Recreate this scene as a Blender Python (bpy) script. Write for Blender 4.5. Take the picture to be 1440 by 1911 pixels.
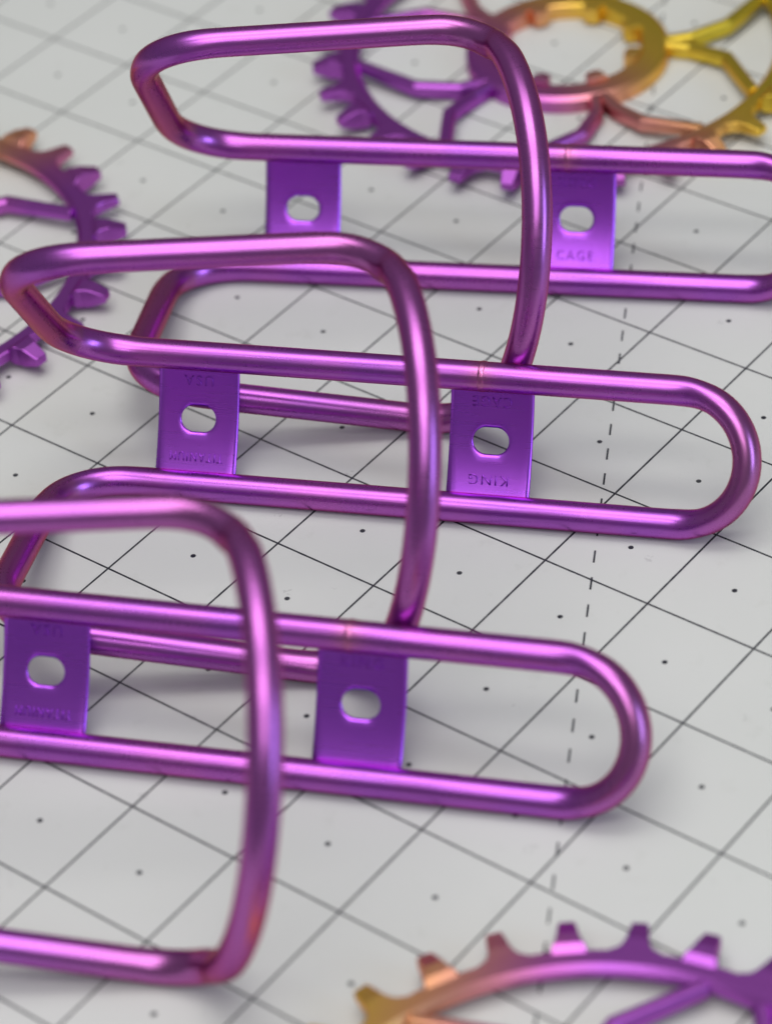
import bpy, bmesh, math, random
from mathutils import Vector, Matrix, Euler

# ------------------------------------------------------------------ base
for o in list(bpy.data.objects):
    bpy.data.objects.remove(o, do_unlink=True)
sc = bpy.context.scene
C = sc.collection
IN = 0.0254                                   # the mat is ruled in inches
TURN = math.radians(-37.5)                    # mat grid against the picture's left-right
def gw(x, y, z=0.0):                          # grid inches -> world metres
    c, s = math.cos(TURN), math.sin(TURN)
    return Vector((x*c - y*s, x*s + y*c, z)) * IN

# ------------------------------------------------------------------ camera
cam_d = bpy.data.cameras.new('camera')
cam = bpy.data.objects.new('camera', cam_d)
C.objects.link(cam)
Rz = Matrix.Rotation(TURN, 3, 'Z')
right = Rz @ Vector((0.79068029, 0.60671998, -0.08194842))
down = Rz @ Vector((0.33946272, -0.54585589, -0.7660329))
fwd = Rz @ Vector((-0.50949949, 0.57786868, -0.63755631))
M = Matrix((right, -down, -fwd)).transposed().to_4x4()
M.translation = gw(13.48637517, -16.04617322, 17.47957971)
cam.matrix_world = M
cam_d.sensor_fit = 'HORIZONTAL'
cam_d.sensor_width = 36.0
cam_d.lens = 36.0 * 6142.43 / 1440.0
cam_d.clip_start = 0.02
cam_d.clip_end = 50.0
cam_d.dof.use_dof = True
cam_d.dof.focus_distance = 27.2 * IN
cam_d.dof.aperture_fstop = 14.0
sc.camera = cam

# ------------------------------------------------------------------ light
world = bpy.data.worlds.new('World')
sc.world = world
world.use_nodes = True
bg = world.node_tree.nodes['Background']
bg.inputs[0].default_value = (0.96, 0.98, 1.0, 1)
bg.inputs[1].default_value = 0.20

def area(name, loc, target, sx, sy, power, col, spread=180):
    l = bpy.data.lights.new(name, 'AREA')
    l.shape = 'RECTANGLE'; l.size = sx; l.size_y = sy; l.energy = power; l.color = col
    l.spread = math.radians(spread)
    o = bpy.data.objects.new(name, l); C.objects.link(o)
    o.location = loc
    d = Vector(target) - Vector(loc)
    z = -d.normalized(); x = Vector((1, 0, 0)); x = (x - z*x.dot(z))
    if x.length < 0.1: x = Vector((0, 1, 0)) - z*z.y
    x.normalize(); y = z.cross(x)
    o.matrix_world = Matrix.Translation(loc) @ Matrix((x, y, z)).transposed().to_4x4()
    return o
for i, y in enumerate((0.06, -0.78, -1.65)):
    area('ceiling_strip_lamp', (-0.2, y, 1.6), (-0.2, y, 0), 1.3, 0.38, 5.2, (1.0, 0.975, 0.94))
area('ceiling_bounce_lamp', (0, -0.6, 2.3), (0, -0.6, 0), 1.9, 3.3, 31.0, (1.0, 0.99, 0.97))
area('window_lamp', (1.9, -0.95, 0.72), (0, 0, 0.03), 0.65, 1.2, 12.5, (0.55, 0.72, 1.0))

sc.view_settings.view_transform = 'Standard'
sc.view_settings.look = 'None'
sc.view_settings.exposure = 0.0
sc.view_settings.gamma = 1.0

# ------------------------------------------------------------------ helpers
def mesh_obj(name, verts, faces, mat, parent=None, smooth=True, uvs=None):
    me = bpy.data.meshes.new(name)
    me.from_pydata([tuple(v) for v in verts], [], faces)
    me.update()
    if smooth:
        me.polygons.foreach_set('use_smooth', [True]*len(me.polygons))
    if uvs is not None:
        uv = me.uv_layers.new(name='UVMap')
        for li, l in enumerate(me.loops):
            uv.data[li].uv = uvs[li]
    if mat: me.materials.append(mat)
    o = bpy.data.objects.new(name, me); C.objects.link(o)
    if parent: o.parent = parent
    return o
def bm_obj(name, bm, mat, parent=None, smooth=False):
    me = bpy.data.meshes.new(name)
    bmesh.ops.recalc_face_normals(bm, faces=bm.faces)
    bm.to_mesh(me); bm.free()
    if smooth:
        me.polygons.foreach_set('use_smooth', [True]*len(me.polygons))
    if mat: me.materials.append(mat)
    o = bpy.data.objects.new(name, me); C.objects.link(o)
    if parent: o.parent = parent
    return o
def share(src, parent):
    o = src.copy(); C.objects.link(o); o.parent = parent
    return o
def empty(name, loc=(0, 0, 0)):
    o = bpy.data.objects.new(name, None); C.objects.link(o)
    o.empty_display_size = 0.01
    o.location = loc
    return o
def tag(o, label, cat=None, group=None, kind=None):
    if label: o['label'] = label
    if cat: o['category'] = cat
    if group: o['group'] = group
    if kind: o['kind'] = kind

class NT:
    def __init__(s, name):
        s.m = bpy.data.materials.new(name); s.m.use_nodes = True
        s.t = s.m.node_tree; s.b = s.t.nodes['Principled BSDF']
    def n(s, typ, **kw):
        nd = s.t.nodes.new(typ)
        for k, v in kw.items():
            if k.startswith('i'):
                nd.inputs[int(k[1:])].default_value = v
            else: setattr(nd, k, v)
        return nd
    def l(s, a, b): s.t.links.new(a, b)
    def math(s, op, a, b=None, c=None):
        nd = s.t.nodes.new('ShaderNodeMath'); nd.operation = op
        for i, v in enumerate((a, b, c)):
            if v is None: continue
            if isinstance(v, (int, float)): nd.inputs[i].default_value = v
            else: s.l(v, nd.inputs[i])
        return nd.outputs[0]
    def mix(s, fac, a, b, blend='MIX'):
        nd = s.t.nodes.new('ShaderNodeMix'); nd.data_type = 'RGBA'; nd.blend_type = blend
        for i, v in ((0, fac), (6, a), (7, b)):
            if isinstance(v, (int, float)): nd.inputs[i].default_value = v
            elif isinstance(v, tuple): nd.inputs[i].default_value = (*v, 1)
            else: s.l(v, nd.inputs[i])
        return nd.outputs[2]
    def ramp(s, fac, stops):
        nd = s.t.nodes.new('ShaderNodeValToRGB'); el = nd.color_ramp.elements
        while len(el) < len(stops): el.new(0.5)
        for e, (p, c) in zip(el, stops): e.position = p; e.color = (*c, 1)
        s.l(fac, nd.inputs[0]); return nd.outputs[0]

# ------------------------------------------------------------------ materials
def mat_mat():
    k = NT('printed_mat'); 
    tc = k.n('ShaderNodeTexCoord'); mp = k.n('ShaderNodeVectorMath', operation='SCALE')
    mp.inputs[3].default_value = 1/IN; k.l(tc.outputs['Object'], mp.inputs[0])
    sep = k.n('ShaderNodeSeparateXYZ'); k.l(mp.outputs[0], sep.inputs[0])
    x, y = sep.outputs[0], sep.outputs[1]
    def near(v, off=0.0):
        if off: v = k.math('ADD', v, off)
        return k.math('ABSOLUTE', k.math('SUBTRACT', v, k.math('ROUND', v)))
    wob = k.n('ShaderNodeTexNoise'); wob.inputs['Scale'].default_value = 9.0; wob.inputs['Detail'].default_value = 3
    k.l(mp.outputs[0], wob.inputs['Vector'])
    lw = k.math('MULTIPLY_ADD', wob.outputs[0], 0.003, 0.0078)
    line = k.math('MAXIMUM', k.math('LESS_THAN', near(x), lw), k.math('LESS_THAN', near(y), lw))
    dx, dy = near(x, 0.5), near(y, 0.5)
    dot = k.math('LESS_THAN', k.math('SQRT', k.math('ADD', k.math('MULTIPLY', dx, dx), k.math('MULTIPLY', dy, dy))), 0.023)
    # 60 degree dashed line
    cx, cy, ux, uy = 1.0545, 0.6968, 0.5, -0.8660254
    px, py = k.math('SUBTRACT', x, cx), k.math('SUBTRACT', y, cy)
    s_ = k.math('ADD', k.math('MULTIPLY', px, ux), k.math('MULTIPLY', py, uy))
    d_ = k.math('ABSOLUTE', k.math('SUBTRACT', k.math('MULTIPLY', px, uy), k.math('MULTIPLY', py, ux)))
    per = 0.3315
    fr = k.math('FRACT', k.math('DIVIDE', k.math('ADD', s_, 2.875 + 100*per), per))
    dash = k.math('MULTIPLY', k.math('LESS_THAN', d_, 0.0085), k.math('LESS_THAN', fr, 0.46))
    ink = k.math('MAXIMUM', line, k.math('MAXIMUM', dot, dash))
    fade = k.math('MULTIPLY_ADD', wob.outputs[0], 0.25, 0.86)
    ink = k.math('MULTIPLY', ink, k.math('MINIMUM', fade, 1.0))
    # worn vinyl
    n1 = k.n('ShaderNodeTexNoise'); n1.inputs['Scale'].default_value = 0.55; n1.inputs['Detail'].default_value = 4
    k.l(mp.outputs[0], n1.inputs['Vector'])
    n2 = k.n('ShaderNodeTexNoise'); n2.inputs['Scale'].default_value = 3.2; n2.inputs['Detail'].default_value = 6; n2.inputs['Roughness'].default_value = 0.65
    k.l(mp.outputs[0], n2.inputs['Vector'])
    base = k.ramp(n1.outputs[0], [(0.3, (0.602, 0.613, 0.592)), (0.7, (0.622, 0.631, 0.612))])
    smg = k.ramp(n2.outputs[0], [(0.60, (1, 1, 1)), (0.78, (0.92, 0.92, 0.91))])
    base = k.mix(1.0, base, smg, 'MULTIPLY')
    # little grey scuffs
    v = k.n('ShaderNodeTexVoronoi'); v.inputs['Scale'].default_value = 1.7
    k.l(mp.outputs[0], v.inputs['Vector'])
    n3 = k.n('ShaderNodeTexNoise'); n3.inputs['Scale'].default_value = 26; n3.inputs['Detail'].default_value = 4
    k.l(mp.outputs[0], n3.inputs['Vector'])
    sc_ = k.math('MULTIPLY', k.math('LESS_THAN', v.outputs['Distance'], 0.085), k.math('GREATER_THAN', n3.outputs[0], 0.56))
    base = k.mix(k.math('MULTIPLY', sc_, 0.24), base, (0.2, 0.2, 0.2))
    col = k.mix(ink, base, (0.012, 0.014, 0.022))
    k.l(col, k.b.inputs['Base Color'])
    k.b.inputs['Specular IOR Level'].default_value = 0.35
    k.l(k.math('MULTIPLY_ADD', n2.outputs[0], 0.2, 0.42), k.b.inputs['Roughness'])
    bp = k.n('ShaderNodeBump'); bp.inputs['Strength'].default_value = 0.08; bp.inputs['Distance'].default_value = 0.0003
    n4 = k.n('ShaderNodeTexNoise'); n4.inputs['Scale'].default_value = 45; n4.inputs['Detail'].default_value = 5
    k.l(mp.outputs[0], n4.inputs['Vector']); k.l(n4.outputs[0], bp.inputs['Height']); k.l(bp.outputs[0], k.b.inputs['Normal'])
    return k.m

def mat_tube(name, base, base2, edge, rough):
    """anodised titanium tube: UV x runs along the tube in inches, y round it"""
    k = NT(name)
    uv = k.n('ShaderNodeUVMap'); uv.uv_map = 'UVMap'
    tc = k.n('ShaderNodeTexCoord')
    mp = k.n('ShaderNodeMapping'); mp.inputs['Scale'].default_value = (32, 1.5, 1); k.l(uv.outputs[0], mp.inputs[0])
    br = k.n('ShaderNodeTexNoise'); br.inputs['Scale'].default_value = 1.0; br.inputs['Detail'].default_value = 3; k.l(mp.outputs[0], br.inputs['Vector'])
    mp2 = k.n('ShaderNodeMapping'); mp2.inputs['Scale'].default_value = (0.9, 26.0, 1); k.l(uv.outputs[0], mp2.inputs[0])
    st = k.n('ShaderNodeTexNoise'); st.inputs['Scale'].default_value = 1.0; st.inputs['Detail'].default_value = 3; k.l(mp2.outputs[0], st.inputs['Vector'])
    big = k.n('ShaderNodeTexNoise'); big.inputs['Scale'].default_value = 38.0; big.inputs['Detail'].default_value = 2; k.l(tc.outputs['Object'], big.inputs['Vector'])
    col = k.mix(k.ramp(big.outputs[0], [(0.35, (0, 0, 0)), (0.68, (1, 1, 1))]), base, base2)
    at = k.n('ShaderNodeAttribute'); at.attribute_name = 'anodise'
    sp = k.n('ShaderNodeSeparateColor'); k.l(at.outputs['Color'], sp.inputs[0])
    wn = k.math('MULTIPLY_ADD', big.outputs[0], 0.8, 0.55)
    col = k.mix(k.math('MINIMUM', k.math('MULTIPLY', sp.outputs[0], wn), 0.9), col, (0.44, 0.17, 0.23))
    col = k.mix(k.math('MINIMUM', k.math('MULTIPLY', sp.outputs[1], wn), 0.9), col, (0.58, 0.20, 0.26))
    k.l(col, k.b.inputs['Base Color'])
    k.b.inputs['Metallic'].default_value = 1.0
    k.b.inputs['Specular Tint'].default_value = (*edge, 1)
    r_ = k.math('MULTIPLY_ADD', st.outputs[0], 0.10, rough - 0.05)
    k.l(k.math('MULTIPLY_ADD', br.outputs[0], 0.10, k.math('SUBTRACT', r_, 0.05)), k.b.inputs['Roughness'])
    h = k.math('ADD', k.math('MULTIPLY', br.outputs[0], 0.06), k.math('MULTIPLY', st.outputs[0], 1.0))
    bp = k.n('ShaderNodeBump'); bp.inputs['Strength'].default_value = 0.09; bp.inputs['Distance'].default_value = 0.0002
    k.l(h, bp.inputs['Height']); k.l(bp.outputs[0], k.b.inputs['Normal'])
    return k.m

def mat_plate(name, base, base2, edge, rough):
    k = NT(name); tc = k.n('ShaderNodeTexCoord')
    mp = k.n('ShaderNodeMapping'); mp.inputs['Scale'].default_value = (60, 1600, 60); k.l(tc.outputs['Object'], mp.inputs[0])
    br = k.n('ShaderNodeTexNoise'); br.inputs['Scale'].default_value = 1; br.inputs['Detail'].default_value = 3; k.l(mp.outputs[0], br.inputs['Vector'])
    big = k.n('ShaderNodeTexNoise'); big.inputs['Scale'].default_value = 90; big.inputs['Detail'].default_value = 2; k.l(tc.outputs['Object'], big.inputs['Vector'])
    k.l(k.mix(big.outputs[0], base, base2), k.b.inputs['Base Color'])
    k.b.inputs['Metallic'].default_value = 1.0
    k.b.inputs['Specular Tint'].default_value = (*edge, 1)
    k.l(k.math('MULTIPLY_ADD', br.outputs[0], 0.05, rough - 0.025), k.b.inputs['Roughness'])
    bp = k.n('ShaderNodeBump'); bp.inputs['Strength'].default_value = 0.015; bp.inputs['Distance'].default_value = 0.00005
    k.l(br.outputs[0], bp.inputs['Height']); k.l(bp.outputs[0], k.b.inputs['Normal'])
    return k.m

def mat_ring(name, root, ang, off):
    """anodised fade across a chainring, direction and offset in the ring's own frame"""
    k = NT(name); tc = k.n('ShaderNodeTexCoord'); tc.object = root
    sep = k.n('ShaderNodeSeparateXYZ'); k.l(tc.outputs['Object'], sep.inputs[0])
    s_ = k.math('ADD', k.math('MULTIPLY', sep.outputs[0], math.cos(ang)/IN), k.math('MULTIPLY', sep.outputs[1], math.sin(ang)/IN))
    ns = k.n('ShaderNodeTexNoise'); ns.inputs['Scale'].default_value = 40; k.l(tc.outputs['Object'], ns.inputs['Vector'])
    s_ = k.math('ADD', s_, k.math('MULTIPLY_ADD', ns.outputs[0], 0.3, -0.15 - off))
    f = k.math('MULTIPLY_ADD', s_, 0.25, 0.5)
    col = k.ramp(f, [(0.30, (0.42, 0.11, 0.54)), (0.40, (0.49, 0.13, 0.46)), (0.48, (0.62, 0.22, 0.33)),
                     (0.60, (0.80, 0.38, 0.20)), (0.72, (0.92, 0.61, 0.09)), (0.90, (0.72, 0.57, 0.06))])
    k.l(col, k.b.inputs['Base Color'])
    k.b.inputs['Metallic'].default_value = 1.0
    k.b.inputs['Roughness'].default_value = 0.33
    k.b.inputs['Specular Tint'].default_value = (0.8, 0.5, 0.6, 1)
    n4 = k.n('ShaderNodeTexNoise'); n4.inputs['Scale'].default_value = 2500; k.l(tc.outputs['Object'], n4.inputs['Vector'])
    bp = k.n('ShaderNodeBump'); bp.inputs['Strength'].default_value = 0.12; bp.inputs['Distance'].default_value = 0.0001
    k.l(n4.outputs[0], bp.inputs['Height']); k.l(bp.outputs[0], k.b.inputs['Normal'])
    return k.m

PURPLE = (0.47, 0.125, 0.51); PURPLE2 = (0.38, 0.105, 0.54); EDGE = (0.80, 0.42, 0.27)
M_TUBE = mat_tube('anodised_purple_tube', PURPLE, PURPLE2, EDGE, 0.29)
M_PLATE = mat_plate('anodised_violet_plate', (0.50, 0.115, 0.83), (0.42, 0.095, 0.80), (0.7, 0.35, 0.6), 0.28)
M_STAMP = mat_plate('stamped_letters', (0.34, 0.07, 0.60), (0.30, 0.06, 0.58), (0.6, 0.3, 0.5), 0.36)

# ------------------------------------------------------------------ the mat
bm = bmesh.new()
bmesh.ops.create_cube(bm, size=1.0)
bmesh.ops.scale(bm, vec=(36*IN, 30*IN, 0.0025), verts=bm.verts)
bmesh.ops.translate(bm, vec=(-1*IN, 0*IN, -0.00125), verts=bm.verts)
mat = bm_obj('cutting_mat', bm, mat_mat())
mat.rotation_euler = (0, 0, TURN)
tag(mat, 'pale grey cutting mat printed with a dark inch grid, centre dots and a dashed line', kind='structure')

# ------------------------------------------------------------------ bottle cages
W, XT, TB, XL, R1, A1X, A1Y, A1Z, R2, R3, RR, ZC, PH, XS, KX = (1.0978, 1.6551, 0.2995, -3.6482, 0.5797, -3.4558, 1.4179, 2.4048,
                                                            0.5985, 0.5411, 1.7535, 1.1569, 1.2896, 0.1241, -0.7375)
RHO = 1.0100
TR = 0.125
H1 = -64/25.4

def fillet(A, B, D, rad, n=16):
    u = A-B; lu = u.length; u = u/lu; v = D-B; lv = v.length; v = v/lv
    th = math.acos(max(-1, min(1, u.dot(v)))); d = rad/math.tan(th/2)
    d = min(d, 0.48*lu if lu < 8 else 9, 0.9*lv); rad = d*math.tan(th/2)
    bis = (u+v).normalized(); O = B + bis*rad/math.sin(th/2)
    s = B+u*d-O; e = B+v*d-O; ang = math.pi-th
    return [O + (s*math.sin((1-k/(n-1))*ang) + e*math.sin(k/(n-1)*ang))/math.sin(ang) for k in range(n)]

def cage_path():
    """closed centre line in inches with the index where each part ends"""
    hw = W/2
    T = Vector((XT, hw, 0)); B = Vector((XL, hw, 0)); A1 = Vector((A1X, A1Y, A1Z))
    tt = [-1 + 2*i/60 for i in range(61)]
    strap = [Vector((XS+KX*t*t, RR*math.sin(t*PH), ZC+RR*math.cos(t*PH))) for t in tt]
    A2 = strap[-1]
    f1 = fillet(T, B, A1, R1); f2 = fillet(B, A1, A2, R2); f3 = fillet(A1, A2, strap[-12], R3)
    d = (f3[-1]-A2).length
    st = [p for p in strap if (p-A2).length > d+1e-4 and (p-strap[0]).length > d+1e-4]
    toe = []
    for i in range(33):
        a = -math.pi/2 + math.pi*i/32
        tx = hw*math.cos(a)
        toe.append(Vector((XT+tx*math.cos(TB), hw*math.sin(a), tx*math.sin(TB))))
    mir = lambda L: [Vector((p.x, -p.y, p.z)) for p in L]
    half = f1 + f2 + f3                       # rail end -> arm -> strap corner (y > 0)
    loop = toe + half + st[::-1] + mir(half)[::-1]
    # resample by length
    n = len(loop); out = []; step = 0.05
    acc = [0.0]
    for i in range(n): acc.append(acc[-1] + (loop[(i+1) % n]-loop[i]).length)
    tot = acc[-1]; N = int(round(tot/step)); j = 0
    for i in range(N):
        s = tot*i/N
        while acc[j+1] < s: j += 1
        f = (s-acc[j])/max(1e-9, acc[j+1]-acc[j])
        out.append(loop[j].lerp(loop[(j+1) % n], f))
    for _ in range(10):                        # ease the joins between bends
        out = [(out[i-1] + out[i]*2 + out[(i+1) % N])/4 for i in range(N)]
    return out, tot/N

PATH, STEP = cage_path()
NP = len(PATH)
# rotation-minimising frames around the closed loop
tang = [(PATH[(i+1) % NP]-PATH[i-1]).normalized() for i in range(NP)]
nrm = [None]*NP
v = Vector((0, 0, 1)); v = (v - tang[0]*v.dot(tang[0])).normalized(); nrm[0] = v
for i in range(1, NP):
    q = tang[i-1].rotation_difference(tang[i]); w_ = q @ nrm[i-1]
    nrm[i] = (w_ - tang[i]*w_.dot(tang[i])).normalized()
q = tang[-1].rotation_difference(tang[0]); w_ = q @ nrm[-1]
twist = math.atan2(w_.cross(nrm[0]).dot(tang[0]), w_.dot(nrm[0]))
for i in range(NP):
    nrm[i] = Matrix.Rotation(twist*i/NP, 3, tang[i]) @ nrm[i]

def find(cond, lo=0, hi=None):
    for i in range(lo, NP if hi is None else hi):
        if cond(PATH[i]): return i
# loop order: toe(-y -> +y), rail +y, arm +y, strap, arm -y, rail -y
i_toe1 = find(lambda p: p.y > 0.5 and p.x < XT-0.35)
i_arm1 = find(lambda p: p.x < XL+0.95, i_toe1)
i_str1 = find(lambda p: p.z < 2.4 and p.x > -1.65 and p.y > 1, i_arm1+40)
i_arm2 = find(lambda p: p.y < -1 and p.x < -1.65, i_str1)
i_rail2 = find(lambda p: p.y < 0 and p.y > -0.6 and p.x > XL+0.95, i_arm2)
i_toe0 = find(lambda p: p.x > XT-0.35, i_rail2)
NS = 36
curv = []
for i in range(NP):
    kv = (tang[(i+1) % NP]-tang[i-1])/(2*STEP)
    curv.append(kv)
oval = [min(1.0, max(0.0, (kv.length-0.75)/0.7)) for kv in curv]
for _ in range(2):
    oval = [(oval[i-1]+2*oval[i]+oval[(i+1) % NP])/4 for i in range(NP)]
def tube_part(name, a, b, mat_, parent):
    idx = [i % NP for i in range(a, (b if b > a else b+NP)+1)]
    verts, faces, uvs = [], [], []
    for c, i in enumerate(idx):
        bn = tang[i].cross(nrm[i])
        for k in range(NS):
            an = 2*math.pi*k/NS
            off = nrm[i]*math.cos(an)+bn*math.sin(an)
            if oval[i] > 0.01:                 # tube flattens a little where it was bent
                kd = curv[i].normalized(); c_ = off.dot(kd)
                off = off - kd*c_*(0.11 if c_ < 0 else 0.05)*oval[i] + (off-kd*c_)*0.045*oval[i]
            verts.append((PATH[i] + off*TR)*IN)
    for c in range(len(idx)-1):
        for k in range(NS):
            k2 = (k+1) % NS
            faces.append((c*NS+k, c*NS+k2, (c+1)*NS+k2, (c+1)*NS+k))
            u0, u1 = (a+c)*STEP, (a+c+1)*STEP
            v0, v1 = k/NS, (k+1)/NS
            uvs += [(u0, v0), (u0, v1), (u1, v1), (u1, v0)]
    o = mesh_obj(name, verts, faces, mat_, parent, True, uvs)
    at = o.data.color_attributes.new('anodise', 'FLOAT_COLOR', 'POINT')
    for c, i in enumerate(idx):
        p = PATH[i]
        # the bent ends and the outside of the strap went through the tank bronze, the seam was heated
        br = 0.75*max(0.0, min(1.0, (XL+0.45-p.x)/0.6)) if p.z > 0.25 else 0.25*max(0.0, min(1.0, (XL+0.3-p.x)/0.6))
        if p.z > 1.0: br = max(br, (0.22 + 0.25*max(0.0, min(1.0, (2.3-p.z)/0.8)))*max(0.0, min(1.0, (p.x+2.4)/1.6)))
        br = max(br, 0.5*max(0.0, min(1.0, (p.x-XT-0.1)/0.4)))
        ht = math.exp(-((p.x+0.06)/0.10)**2) if (p.y > 0 and abs(p.z) < 0.1) else 0.0
        for k in range(NS): at.data[c*NS+k].color = (br, 0.5*ht, 0, 1)
    return o

PW, PT = 0.70, 0.028                          # plate width along the rails, sheet thickness
def plate_z(y):
    return -0.178 + 0.052*(y/(W/2))**2
def plate_mesh(name, xc, mat_, parent):
    hw = W/2 + 0.03; px = PW/2
    sl, sr = 0.153, 0.112                     # slot half length, half width
    n = 72; rings = 9
    inner, outer = [], []
    corner = math.atan2(hw, px)
    angs = []
    per = [(-corner, corner, 30), (corner, math.pi-corner, 30), (math.pi-corner, math.pi+corner, 30), (math.pi+corner, 2*math.pi-corner, 30)]
    for a0, a1, m in per:
        for i in range(m): angs.append(a0+(a1-a0)*i/m)
    for a in angs:
        c, s = math.cos(a), math.sin(a)
        t = min(px/abs(c) if abs(c) > 1e-6 else 9, hw/abs(s) if abs(s) > 1e-6 else 9)
        outer.append((c*t, s*t))
        # slot: a stadium
        cxx = sl-sr; best = None
        lo, hi = 0, 1
        for _ in range(30):
            m_ = (lo+hi)/2; X, Y = c*m_, s*m_
            dx = max(0, abs(X)-cxx)
            if math.hypot(dx, Y) < sr: lo = m_
            else: hi = m_
        inner.append((c*lo, s*lo))
    n = len(angs)
    verts, faces = [], []
    lay = []
    for side in (0, 1):
        rows = []
        for r_ in range(rings):
            f = (r_/(rings-1))**1.3
            row = []
            for k in range(n):
                X = inner[k][0]*(1-f)+outer[k][0]*f; Y = inner[k][1]*(1-f)+outer[k][1]*f
                z = plate_z(Y) + (PT/2 if side == 0 else -PT/2)
                if r_ in (0, rings-1): z += (-0.005 if side == 0 else 0.005)
                row.append(len(verts)); verts.append(Vector((xc+X, Y, z))*IN)
            rows.append(row)
        lay.append(rows)
    for side in (0, 1):
        for r_ in range(rings-1):
            for k in range(n):
                k2 = (k+1) % n
                f = (lay[side][r_][k], lay[side][r_+1][k], lay[side][r_+1][k2], lay[side][r_][k2])
                faces.append(f if side == 0 else f[::-1])
    for k in range(n):
        k2 = (k+1) % n
        faces.append((lay[0][0][k], lay[0][0][k2], lay[1][0][k2], lay[1][0][k]))
        faces.append((lay[0][-1][k2], lay[0][-1][k], lay[1][-1][k], lay[1][-1][k2]))
    o = mesh_obj(name, verts, faces, mat_, parent, False)
    me = o.data
    sm = [len(p.vertices) == 4 and abs(p.normal.z) > 0.5 for p in me.polygons]
    me.polygons.foreach_set('use_smooth', sm)
    return o

def stamp(text, width, height, xc, yc, flip, mat_, parent):
    """lettering pressed through the sheet, standing a hair proud of the plate"""
    cu = bpy.data.curves.new('stamp', 'FONT'); cu.body = text; cu.size = 1.0
    cu.align_x = 'CENTER'; cu.align_y = 'CENTER'; cu.extrude = 0.0; cu.resolution_u = 3
    cu.space_character = 1.25; cu.offset = -0.004
    tmp = bpy.data.objects.new('stamp_tmp', cu); C.objects.link(tmp)
    dg = bpy.context.evaluated_depsgraph_get()
    me0 = bpy.data.meshes.new_from_object(tmp.evaluated_get(dg))
    bpy.data.objects.remove(tmp, do_unlink=True)
    bm = bmesh.new(); bm.from_mesh(me0); bpy.data.meshes.remove(me0)
    bmesh.ops.remove_doubles(bm, verts=bm.verts, dist=1e-5)
    xs = [v.co.x for v in bm.verts]; ys = [v.co.y for v in bm.verts]
    cx, cy = (min(xs)+max(xs))/2, (min(ys)+max(ys))/2
    kx, ky = width/(max(xs)-min(xs)), height/(max(ys)-min(ys))
    bmesh.ops.subdivide_edges(bm, edges=[e for e in bm.edges if e.calc_length() > 0.3], cuts=1)
    bmesh.ops.triangulate(bm, faces=bm.faces)
    ext = bmesh.ops.extrude_face_region(bm, geom=bm.faces[:])
    top = set(g for g in ext['geom'] if isinstance(g, bmesh.types.BMVert))
    sgn = -1 if flip else 1
    for v in bm.verts:
        X = (v.co.x-cx)*kx*sgn + xc; Y = (v.co.y-cy)*ky*sgn + yc
        z = plate_z(Y)+PT/2 + (0.0075 if v in top else -0.004)
        v.co = Vector((X, Y, z))*IN
    return bm_obj('stamped_lettering', bm, mat_, parent)

def weld_ring(x, y, width, lift, mat_, parent):
    n, m = 36, 9
    verts, faces, uvs = [], [], []
    for j in range(m):
        t = j/(m-1); xx = x + (t-0.5)*width
        r_ = TR + lift*math.sin(math.pi*t)**0.8 - 0.0012*(1 if j in (0, m-1) else -1)
        for k in range(n):
            a = 2*math.pi*k/n
            rr = r_ + 0.0012*math.sin(a*9+j)*(0 if j in (0, m-1) else 1)
            verts.append(Vector((xx, y+rr*math.cos(a), rr*math.sin(a)))*IN)
    for j in range(m-1):
        for k in range(n):
            k2 = (k+1) % n
            faces.append((j*n+k, j*n+k2, (j+1)*n+k2, (j+1)*n+k))
            uvs += [(j*.05, k/n), (j*.05, (k+1)/n), ((j+1)*.05, (k+1)/n), ((j+1)*.05, k/n)]
    o = mesh_obj('weld_seam', verts, faces, mat_, parent, True, uvs)
    at = o.data.color_attributes.new('anodise', 'FLOAT_COLOR', 'POINT')
    for i_ in range(len(verts)): at.data[i_].color = (0.0, 0.6, 0, 1)
    return o

MINZ = None
def cage(gx, gy, yaw, label, right_text, right_flip, left_text, left_flip):
    root = empty('bottle_cage')
    tag(root, label, 'bottle cage', 'purple bottle cages lying in a row')
    rot = Matrix.Rotation(TURN+yaw, 3, 'Z') @ Matrix.Rotation(RHO, 3, 'X')
    global MINZ
    if MINZ is None:
        MINZ = min((rot @ p).z for p in PATH)
    root.rotation_euler = rot.to_euler()
    root.location = gw(gx, gy, TR - MINZ + 0.001)
    if not cage.parts:
        tp = [tube_part('toe_loop', i_toe0, i_toe1+NP, M_TUBE, root),
              tube_part('rail', i_toe1, i_arm1, M_TUBE, root),
              tube_part('arm', i_arm1, i_str1, M_TUBE, root),
              tube_part('bottle_strap', i_str1, i_arm2, M_TUBE, root),
              tube_part('arm', i_arm2, i_rail2, M_TUBE, root),
              tube_part('rail', i_rail2, i_toe0, M_TUBE, root)]
        tp.append(weld_ring(-0.06, W/2, 0.055, 0.0035, M_TUBE, root))
        pr_ = plate_mesh('mounting_plate', 0.0, M_PLATE, root)
        pl_ = plate_mesh('mounting_plate', H1, M_PLATE, root)
        cage.parts = tp; cage.plates = (pr_, pl_)
        plates = (pr_, pl_)
    else:
        for p in cage.parts: share(p, root)
        plates = tuple(share(p, root) for p in cage.plates)
    for pl, xc, txt, flip in ((plates[0], 0.0, right_text, right_flip), (plates[1], H1, left_text, left_flip)):
        for (t, wd, ht, yy) in txt:
            stamp(t, wd, ht, xc, yy, flip, M_STAMP, pl)
    return root
cage.parts = None
KC = [('KING', 0.33, 0.085, -0.325), ('CAGE', 0.33, 0.085, 0.325)]
KC2 = [('KING', 0.33, 0.085, 0.325), ('CAGE', 0.33, 0.085, -0.325)]
TU = [('TITANIUM', 0.46, 0.075, -0.325), ('USA', 0.25, 0.085, 0.325)]
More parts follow.
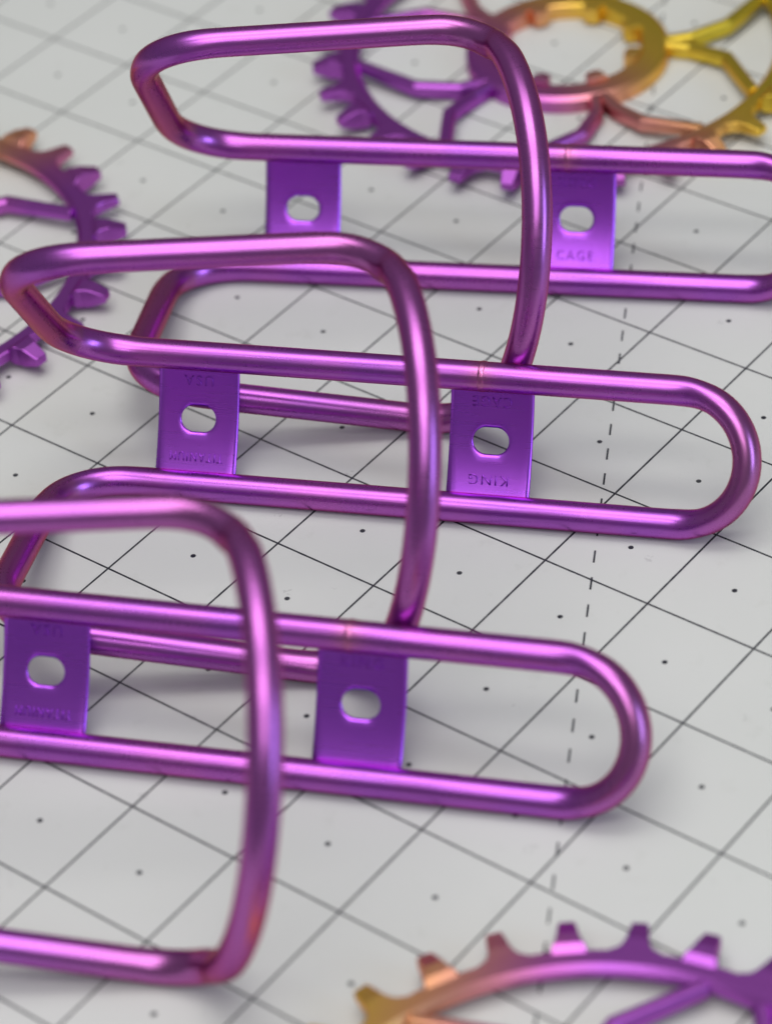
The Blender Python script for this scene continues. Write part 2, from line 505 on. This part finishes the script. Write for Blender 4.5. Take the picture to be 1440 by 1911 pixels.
cage(0.16023, 0.40515, 0.43244, 'purple titanium bottle cage in sharp focus, middle one of the three', KC, True, TU, True)
cage(-1.0598, 3.39224, 0.46862, 'farthest purple titanium bottle cage, its toe cut off by the right edge', KC2, False, [], False)
cage(1.19735, -2.69333, 0.41825, 'nearest purple titanium bottle cage, blurred at its strap and cut off by the left edge', KC2[:1], False, TU, True)

# ------------------------------------------------------------------ chainrings
TEETH = 30
def prism(outline, z0, z1, bevel=0.0, seg=2):
    """extruded outline (inches), bevelled along its top and bottom rims"""
    bm = bmesh.new()
    vs = [bm.verts.new((x*IN, y*IN, z0*IN)) for x, y in outline]
    f = bm.faces.new(vs)
    r_ = bmesh.ops.extrude_face_region(bm, geom=[f])
    for g in r_['geom']:
        if isinstance(g, bmesh.types.BMVert): g.co.z = z1*IN
    if bevel:
        ed = [e for e in bm.edges if abs(e.verts[0].co.z-e.verts[1].co.z) < 1e-9]
        bmesh.ops.bevel(bm, geom=ed, offset=bevel*IN, segments=seg, affect='EDGES', profile=0.6)
    return bm
def annulus(name, prof, mat_, parent, n=180, wob=None):
    """closed (r, z) profile spun round z; wob(a) adds to the radius of the first two profile points"""
    verts, faces = [], []
    m = len(prof)
    for k in range(n):
        a = 2*math.pi*k/n
        for j, (r_, z) in enumerate(prof):
            verts.append(Vector((r_*math.cos(a), r_*math.sin(a), z))*IN)
    for k in range(n):
        k2 = (k+1) % n
        for j in range(m):
            j2 = (j+1) % m
            faces.append((k*m+j, k2*m+j, k2*m+j2, k*m+j2))
    o = mesh_obj(name, verts, faces, mat_, parent, False)
    bm = bmesh.new(); bm.from_mesh(o.data); bmesh.ops.recalc_face_normals(bm, faces=bm.faces); bm.to_mesh(o.data); bm.free()
    return o

RIMZ0, RIMZ1 = 0.11, 0.225                   # rim stands off the mat, the hub rests on it
HUBZ1 = 0.17
prof_t = [(2.12, .245), (2.235, .178), (2.262, .128), (2.30, .100), (2.36, .080), (2.42, .073), (2.48, .066), (2.52, .057)]
def tooth_bm(wide):
    """one sprocket tooth pointing along +x; every other tooth is wider than the rim and rises on a ramp"""
    bm = bmesh.new(); rows = []
    zc = (RIMZ0+RIMZ1)/2; full = (RIMZ1-RIMZ0)/2 - 0.002
    pr_ = prof_t if not wide else [(2.12, .14), (2.195, .132), (2.235, .124), (2.262, .112), (2.30, .094)] + prof_t[4:]
    for (r_, hw) in pr_:
        if wide:
            th = full if r_ < 2.2 else full + 0.040*min(1.0, (r_-2.195)/0.067)
            if r_ > 2.37: th -= 0.055*(r_-2.36)/0.155
        else:
            th = full if r_ < 2.40 else full*(1-0.35*(r_-2.36)/0.155)
        rows.append([bm.verts.new(Vector((r_, -hw, zc-th))*IN), bm.verts.new(Vector((r_, hw, zc-th))*IN),
                     bm.verts.new(Vector((r_, hw, zc+th))*IN), bm.verts.new(Vector((r_, -hw, zc+th))*IN)])
    for a, b in zip(rows[:-1], rows[1:]):
        for k in range(4):
            bm.faces.new((a[k], a[(k+1) % 4], b[(k+1) % 4], b[k]))
    bm.faces.new(rows[0][::-1]); bm.faces.new(rows[-1])
    bmesh.ops.recalc_face_normals(bm, faces=bm.faces)
    ed = [e for e in bm.edges if len(e.link_faces) == 2 and e.calc_face_angle(0) > 0.9]
    bmesh.ops.bevel(bm, geom=ed, offset=0.010*IN, segments=2, affect='EDGES', profile=0.5)
    return bm
def spoke_bm(node, bend, end):
    """bent spoke from the hub to the raised rim: three stations in polar coordinates"""
    P = [(0.93, node, (0.02, HUBZ1-0.008)), (1.22, node + (bend-node)*0.30, (0.02, HUBZ1-0.004)), (1.60, bend, (0.07, RIMZ1-0.022)), (2.07, end, (RIMZ0+0.01, RIMZ1-0.006))]
    pts = [(Vector((r_*math.cos(math.radians(a)), r_*math.sin(math.radians(a)), 0)), z) for r_, a, z in P]
    bm = bmesh.new(); rows = []
    for i, (p, (z0, z1)) in enumerate(pts):
        if i == 0: d = pts[1][0]-p; m = 1.0
        elif i == len(pts)-1: d = p-pts[i-1][0]; m = 1.0
        else:
            d1 = (p-pts[i-1][0]).normalized(); d2 = (pts[i+1][0]-p).normalized(); d = d1+d2
            m = 1/max(0.6, d1.dot(d.normalized()))
        d = d.normalized(); nn = Vector((-d.y, d.x, 0))*m
        hw = 0.064; ht = 0.036
        zs = z1-0.032
        row = []
        for (o_, z) in ((-hw, z0), (hw, z0), (hw, zs), (ht, z1), (-ht, z1), (-hw, zs)):
            q_ = p + nn*o_; row.append(bm.verts.new(Vector((q_.x, q_.y, z))*IN))
        rows.append(row)
    for a, b in zip(rows[:-1], rows[1:]):
        for k in range(6):
            bm.faces.new((a[k], a[(k+1) % 6], b[(k+1) % 6], b[k]))
    bm.faces.new(rows[0][::-1]); bm.faces.new(rows[-1])
    bmesh.ops.recalc_face_normals(bm, faces=bm.faces)
    ed = [e for e in bm.edges if len(e.link_faces) == 2 and e.calc_face_angle(0) > 0.3 and abs(e.verts[0].co.z) > 0.05*IN]
    bmesh.ops.bevel(bm, geom=ed, offset=0.008*IN, segments=2, affect='EDGES', profile=0.5)
    return bm

def chainring(gx, gy, tooth0, node0, thin0, fade_ang, fade_off, label, lead=19):
    root = empty('chainring', gw(gx, gy, 0.0005))
    root.rotation_euler = (0, 0, TURN)
    tag(root, label, 'chainring', 'anodised chainrings lying on the mat')
    m = mat_ring('anodised_fade', root, math.radians(fade_ang), fade_off)
    z0, z1 = RIMZ0, RIMZ1
    annulus('rim', [(2.06, z0+.01), (2.06, z1-.042), (2.105, z1), (2.215, z1), (2.235, z1-.012), (2.235, z0+.012), (2.215, z0), (2.07, z0)], m, root)
    hub = annulus('hub', [(0.735, 0.0), (0.735, HUBZ1-.012), (0.747, HUBZ1), (0.955, HUBZ1), (1.00, HUBZ1-.035), (1.00, 0.0)], m, root, 120)
    # splines round the bore
    first = None
    for k in range(8):
        if first is None:
            bm = prism([(0.765, -0.105), (0.765, 0.105), (0.625, 0.075), (0.605, 0.0), (0.625, -0.075)], 0.03, HUBZ1+0.03, 0.012)
            first = o = bm_obj('spline_tab', bm, m, hub)
        else: o = share(first, hub)
        o.rotation_euler = (0, 0, math.radians(node0+22.5+45*k))
    sa = sb = None
    for k in range(5):
        if sa is None:
            sa = oa = bm_obj('spoke', spoke_bm(2, lead*0.42, lead), m, root)
            sb = ob = bm_obj('spoke', spoke_bm(-2, -14, -31), m, root)
        else: oa, ob = share(sa, root), share(sb, root)
        for o in (oa, ob): o.rotation_euler = (0, 0, math.radians(node0+72*k))
    ta = tb = None
    for k in range(TEETH):
        thin = (k+thin0) % 2 == 0
        if thin:
            if ta is None: ta = o = bm_obj('tooth', tooth_bm(True), m, root)
            else: o = share(ta, root)
        else:
            if tb is None: tb = o = bm_obj('tooth', tooth_bm(False), m, root)
            else: o = share(tb, root)
        o.rotation_euler = (0, 0, math.radians(tooth0+12*k))
    return root
chainring(-3.22, 6.33, 4.2, 36.0, 0, 68, -0.33, 'chainring fading from purple to golden yellow behind the farthest cage, its splined bore in view')
chainring(-6.743, -0.115, 7.6, 85.0, 1, 150, 0.85, 'chainring at the left edge, purple with orange far teeth, beside the middle cage')
chainring(5.13, -5.295, 8.6, 133.0, 0, 200, 1.22, 'blurred chainring in the near bottom corner, yellow teeth at its left turning purple', 29)
